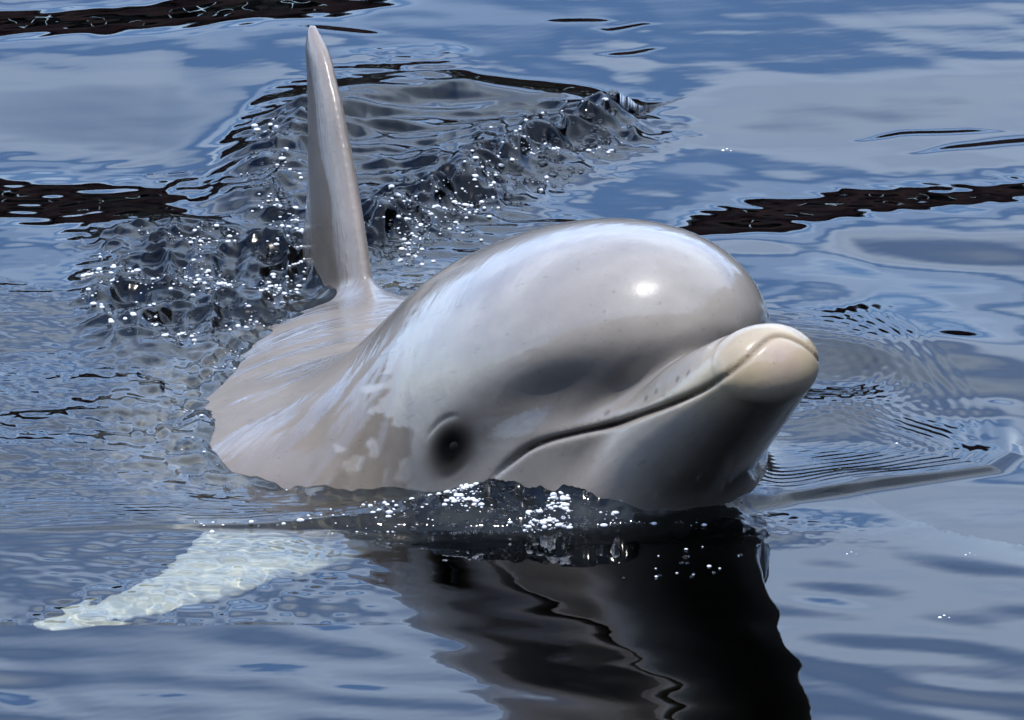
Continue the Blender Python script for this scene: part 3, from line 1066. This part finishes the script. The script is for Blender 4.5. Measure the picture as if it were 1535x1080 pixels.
# the quay under the photographer; unseen boat shed added behind to block low sky
quay = link(bpy.data.objects.new('quay', box_mesh('quay', (-40, -60, -3.9), (40, -6.6, 0.9))))
quay.data.materials.append(W_CONC)
tag(quay, kind='structure')
house = empty('added_boathouse', (0, -14, 0.9))
tag(house, 'long dark boarded boat shed added unseen behind the viewer to block low sky', 'building')
piece('wall', (-26, -22, 0.9), (26, -14, 8.2), W_DARK, house)
b0 = piece('board', (-26, -13.99, 0.9), (-25.72, -13.95, 8.2), W_DARK, house)
for i in range(1, 173):
    copy_piece(b0, (-25.86 + i * 0.30, 0.03 + 0.008 * math.sin(i * 3.7), 3.65))
for i in range(7):
    w = piece('window', (-21 + i * 6.6, -13.93, 3.0), (-19.4 + i * 6.6, -13.89, 4.5), W_GLASS, house)
    for x0, x1, z0, z1 in ((-21.1, -19.3, 4.5, 4.62), (-21.1, -19.3, 2.86, 2.98)):
        f = piece('frame', (x0 + i * 6.6, -13.94, z0), (x1 + i * 6.6, -13.85, z1), W_TAR, house)
        f.location = [a - b for a, b in zip(f.location, w.location)]
        f.parent = w
rv = np.array([(-27, -13.3, 8.0), (27, -13.3, 8.0), (27, -18, 11.5), (-27, -18, 11.5), (-27, -22.7, 8.0), (27, -22.7, 8.0),
               (-27, -13.3, 8.25), (27, -13.3, 8.25), (27, -18, 11.8), (-27, -18, 11.8), (-27, -22.7, 8.25), (27, -22.7, 8.25)]) - np.array([0, -14, 0.9])
rf = [(6, 7, 8, 9), (9, 8, 11, 10), (1, 0, 3, 2), (2, 3, 4, 5), (0, 1, 7, 6), (5, 4, 10, 11), (0, 6, 9, 3), (3, 9, 10, 4), (2, 8, 7, 1), (5, 11, 8, 2)]
ro = bpy.data.objects.new('roof', mesh_from('roof', rv, rf, smooth=False))
ro.data.materials.append(W_SLATE)
link(ro, house)


# a dark barge added out of the picture, to darken reflections on the right
barge = empty('added_barge', (13, 4, 0))
tag(barge, 'long black steel barge with a low deckhouse, unseen, added to darken reflections', 'barge')
W_HULL = wood('black_hull_paint', (0.010, 0.011, 0.013), (0.028, 0.028, 0.030), (0.4, 0.4, 2))
sec = []
for y, w, zb in ((-17, 2.6, -0.8), (-16, 3.4, -1.3), (-10, 3.7, -1.5), (10, 3.7, -1.5), (16, 3.0, -1.3), (18.5, 1.2, -0.5)):
    top = 4.3 + 0.0022 * (y - 2) ** 2
    sec.append([(-w, y, top), (-w, y, 0.2), (-w * 0.8, y, zb), (w * 0.8, y, zb), (w, y, 0.2), (w, y, top)])
hv = np.array(sec).reshape(-1, 3)
hf = [(i * 6 + j, i * 6 + (j + 1) % 6, (i + 1) * 6 + (j + 1) % 6, (i + 1) * 6 + j) for i in range(5) for j in range(6)]
hf += [(0, 5, 4, 1), (1, 4, 3, 2), (30, 31, 34, 35), (31, 32, 33, 34)]
ho = bpy.data.objects.new('hull', mesh_from('hull', hv, hf, smooth=False))
ho.data.materials.append(W_HULL)
link(ho, barge)
piece('rubbing_strake', (9.16, -6, 3.3), (9.28, 14, 3.5), W_TAR, barge)
ch = piece('deckhouse', (10.6, -6, 4.35), (15.4, 6, 6.4), W_DARK, barge)
for i in range(5):
    w = piece('window', (10.55, -5 + i * 2.2, 5.1), (10.59, -4 + i * 2.2, 5.8), W_GLASS, barge)
piece('roof', (10.3, -6.4, 6.41), (15.7, 6.4, 6.55), W_SLATE, barge)
# ------------------------------------------------------------------ beads of water thrown up by the wake, and white specks for glints
def height_at(x, y):
    gx, gy, H = WATER_GRID
    i = np.clip(np.searchsorted(gx, x) - 1, 0, len(gx) - 2)
    j = np.clip(np.searchsorted(gy, y) - 1, 0, len(gy) - 2)
    fx = (x - gx[i]) / (gx[i + 1] - gx[i])
    fy = (y - gy[j]) / (gy[j + 1] - gy[j])
    return (H[i, j] * (1 - fx) + H[i + 1, j] * fx) * (1 - fy) + (H[i, j + 1] * (1 - fx) + H[i + 1, j + 1] * fx) * fy


def bead_field(name, pts, label, mat):
    n, k = 6, 9
    U = np.array([(math.sin(math.pi * i / n) * math.cos(2 * math.pi * j / k), math.sin(math.pi * i / n) * math.sin(2 * math.pi * j / k), math.cos(math.pi * i / n))
                  for i in range(n + 1) for j in range(k)])
    Fq = np.array([(i * k + j, (i + 1) * k + j, (i + 1) * k + (j + 1) % k, i * k + (j + 1) % k) for i in range(n) for j in range(k)])
    V, F = [], []
    for q, (x, y, z, r, sx) in enumerate(pts):
        V.append(U * np.array([r * sx, r, r * 0.85]) + np.array([x, y, z]))
        F.append(Fq + q * len(U))
    o = bpy.data.objects.new(name, mesh_from(name, np.concatenate(V), np.concatenate(F)))
    o.data.materials.append(mat)
    tag(o, label, kind='stuff')
    return link(o)


def bead_material():
    m = bpy.data.materials.new('water_beads')
    m.use_nodes = True
    nt = m.node_tree
    nt.nodes.clear()
    out = nd(nt, 'ShaderNodeOutputMaterial')
    fr = nd(nt, 'ShaderNodeFresnel')
    fr.inputs['IOR'].default_value = 1.333
    gl = nd(nt, 'ShaderNodeBsdfGlossy')
    n = nd(nt, 'ShaderNodeTexNoise')
    n.inputs['Scale'].default_value = 200
    mr = nd(nt, 'ShaderNodeMapRange')
    mr.inputs['To Min'].default_value = 0.10
    mr.inputs['To Max'].default_value = 0.34
    nt.links.new(n.outputs['Fac'], mr.inputs['Value'])
    nt.links.new(mr.outputs[0], gl.inputs['Roughness'])
    tr = nd(nt, 'ShaderNodeBsdfRefraction')
    tr.inputs['Roughness'].default_value = 0.0
    tr.inputs['IOR'].default_value = 1.333
    mix = nd(nt, 'ShaderNodeMixShader')
    for a, b in ((fr.outputs[0], mix.inputs[0]), (tr.outputs[0], mix.inputs[1]), (gl.outputs[0], mix.inputs[2]), (mix.outputs[0], out.inputs['Surface'])):
        nt.links.new(a, b)
    return m


BEAD = bead_material()
FOAM_GLINT = bpy.data.materials.new('white_froth_glint')  # white specks that stand in for sun glints besides froth
FOAM_GLINT.use_nodes = True
fb = FOAM_GLINT.node_tree.nodes['Principled BSDF']
fn_ = nd(FOAM_GLINT.node_tree, 'ShaderNodeTexNoise')
fn_.inputs['Scale'].default_value = 150
fr_ = nd(FOAM_GLINT.node_tree, 'ShaderNodeValToRGB')
fr_.color_ramp.elements[0].color = (0.55, 0.60, 0.68, 1)
fr_.color_ramp.elements[1].color = (0.88, 0.89, 0.90, 1)
FOAM_GLINT.node_tree.links.new(fn_.outputs['Fac'], fr_.inputs['Fac'])
FOAM_GLINT.node_tree.links.new(fr_.outputs['Color'], fb.inputs['Base Color'])
fb.inputs['Roughness'].default_value = 0.2
rng = np.random.RandomState(5)


def scatter(n, draw, rmin, rmax, up=0.2):
    out = []
    while len(out) < n:
        x, y = draw()
        r = rmin + (rmax - rmin) * rng.rand() ** 2.5
        z = float(height_at(np.array([x]), np.array([y]))[0])
        out.append((x, y, z + r * up * rng.rand(), r, 1 + 0.7 * rng.rand()))
    return out


def in_mound():
    while True:
        x, y = -0.13 + 0.27 * rng.rand(), -0.475 + 0.075 * rng.rand()
        k = math.exp(-((x - 0.035) / 0.075) ** 2)
        if rng.rand() < k and sdf(np.array([[x, y, 0.02]]), False)[0] > 0.004:
            return x, y


def in_left():
    while True:
        a, r = rng.rand() * 6.283, math.sqrt(rng.rand())
        x, y = -0.247 + 0.085 * r * math.cos(a), 0.195 + 0.18 * r * math.sin(a)
        if noise2(np.array([x * 30 + 40]), np.array([y * 16 + 40]), 71)[0] > -0.15 - 0.5 * r + (y - 0.195) * 1.5:
            return x, y


def on_lip():
    L_ = np.array([(-0.10, 0.26), (-0.085, 0.36), (-0.015, 0.52), (0.03, 0.63), (0.075, 0.70)])
    t = rng.rand() * (len(L_) - 1)
    i = int(t)
    p = L_[i] + (L_[i + 1] - L_[i]) * (t - i)
    return p[0] + rng.randn() * 0.014, p[1] + rng.randn() * 0.04


def on_left_edge():
    L_ = np.array([(-0.165, 0.27), (-0.178, 0.42), (-0.20, 0.55), (-0.19, 0.66)])
    t = rng.rand() * (len(L_) - 1)
    i = int(t)
    p = L_[i] + (L_[i + 1] - L_[i]) * (t - i)
    return p[0] + rng.randn() * 0.010, p[1] + rng.randn() * 0.03


def on_bow():
    x = -0.23 + 0.24 * rng.rand()
    return x, float(np.interp(x, [p[0] for p in BOW[:12]], [p[1] for p in BOW[:12]])) + rng.randn() * 0.006


def drips():
    return 0.115 + 0.03 * rng.randn(), -0.50 - 0.10 * rng.rand()




def clumped(draw, scale, seed, level):
    """draw again until the spot falls in a clump"""
    def f():
        for _ in range(60):
            x, y = draw()
            if noise2(np.array([x * scale + 90]), np.array([y * scale * 0.6 + 90]), seed)[0] > level:
                break
        return x, y
    return f


bead_field('chin_spray', scatter(330, in_mound, 0.0007, 0.0020, 0.3) + scatter(20, on_bow, 0.0007, 0.0016, 0.5) + scatter(10, drips, 0.001, 0.002, 0.6),
           'clear beads of water pushed up in front of the chin', BEAD)
bead_field('chin_sparkle', scatter(330, clumped(in_mound, 60, 81, -0.15), 0.0004, 0.0019, 0.9) + scatter(30, on_bow, 0.0006, 0.0018, 0.9) + scatter(9, drips, 0.0006, 0.0012, 0.9),
           'white specks for sun glints and froth on the water pushed up by the chin', FOAM_GLINT)
bead_field('left_wake_froth', scatter(420, in_left, 0.0008, 0.0030, -0.2), 'clear beads in the churned wake left of the dorsal fin', BEAD)
bead_field('left_wake_sparkle', scatter(420, clumped(in_left, 40, 82, -0.1), 0.0003, 0.0019, 0.7), 'white specks for sun glints and froth in the wake left of the dorsal fin', FOAM_GLINT)
bead_field('rear_wake_froth', scatter(380, on_lip, 0.0008, 0.0030, 0.2) + scatter(130, on_left_edge, 0.0008, 0.003, 0.2), 'clear beads on the wave breaking behind the dorsal fin', BEAD)
bead_field('rear_wake_sparkle', scatter(360, clumped(on_lip, 40, 83, 0.0), 0.0003, 0.0019, 0.7) + scatter(120, clumped(on_left_edge, 40, 84, 0.1), 0.0005, 0.0019, 0.9),
           'white specks for sun glints and froth on the wave breaking behind the dorsal fin', FOAM_GLINT)


def on_shoulder():
    while True:
        x, y = -0.26 + 0.14 * rng.rand(), -0.33 + 0.45 * rng.rand()
        if abs(sdf(np.array([[x, y, float(height_at(np.array([x]), np.array([y]))[0])]]), False)[0]) < 0.010:
            return x, y


bead_field('shoulder_sparkle', scatter(70, on_shoulder, 0.0004, 0.0012, 0.9), 'white specks for sun sparkle where the water laps the shoulder', FOAM_GLINT)
bead_field('surface_bubbles', [(x + 0.0032 * i, y + 0.005 * (i % 2), float(height_at(np.array([x]), np.array([y]))[0]) - 0.2 * r, r * (1 - 0.25 * i), 1.1) for x, y, r in ((0.294, -0.688, 0.0014), (0.171, 0.672, 0.0014), (0.280, -0.24, 0.0011), (0.235, -0.53, 0.0008), (0.318, -0.535, 0.0008)) for i in range(3)],
           'small white bubbles drifting on the calm water', FOAM_GLINT)
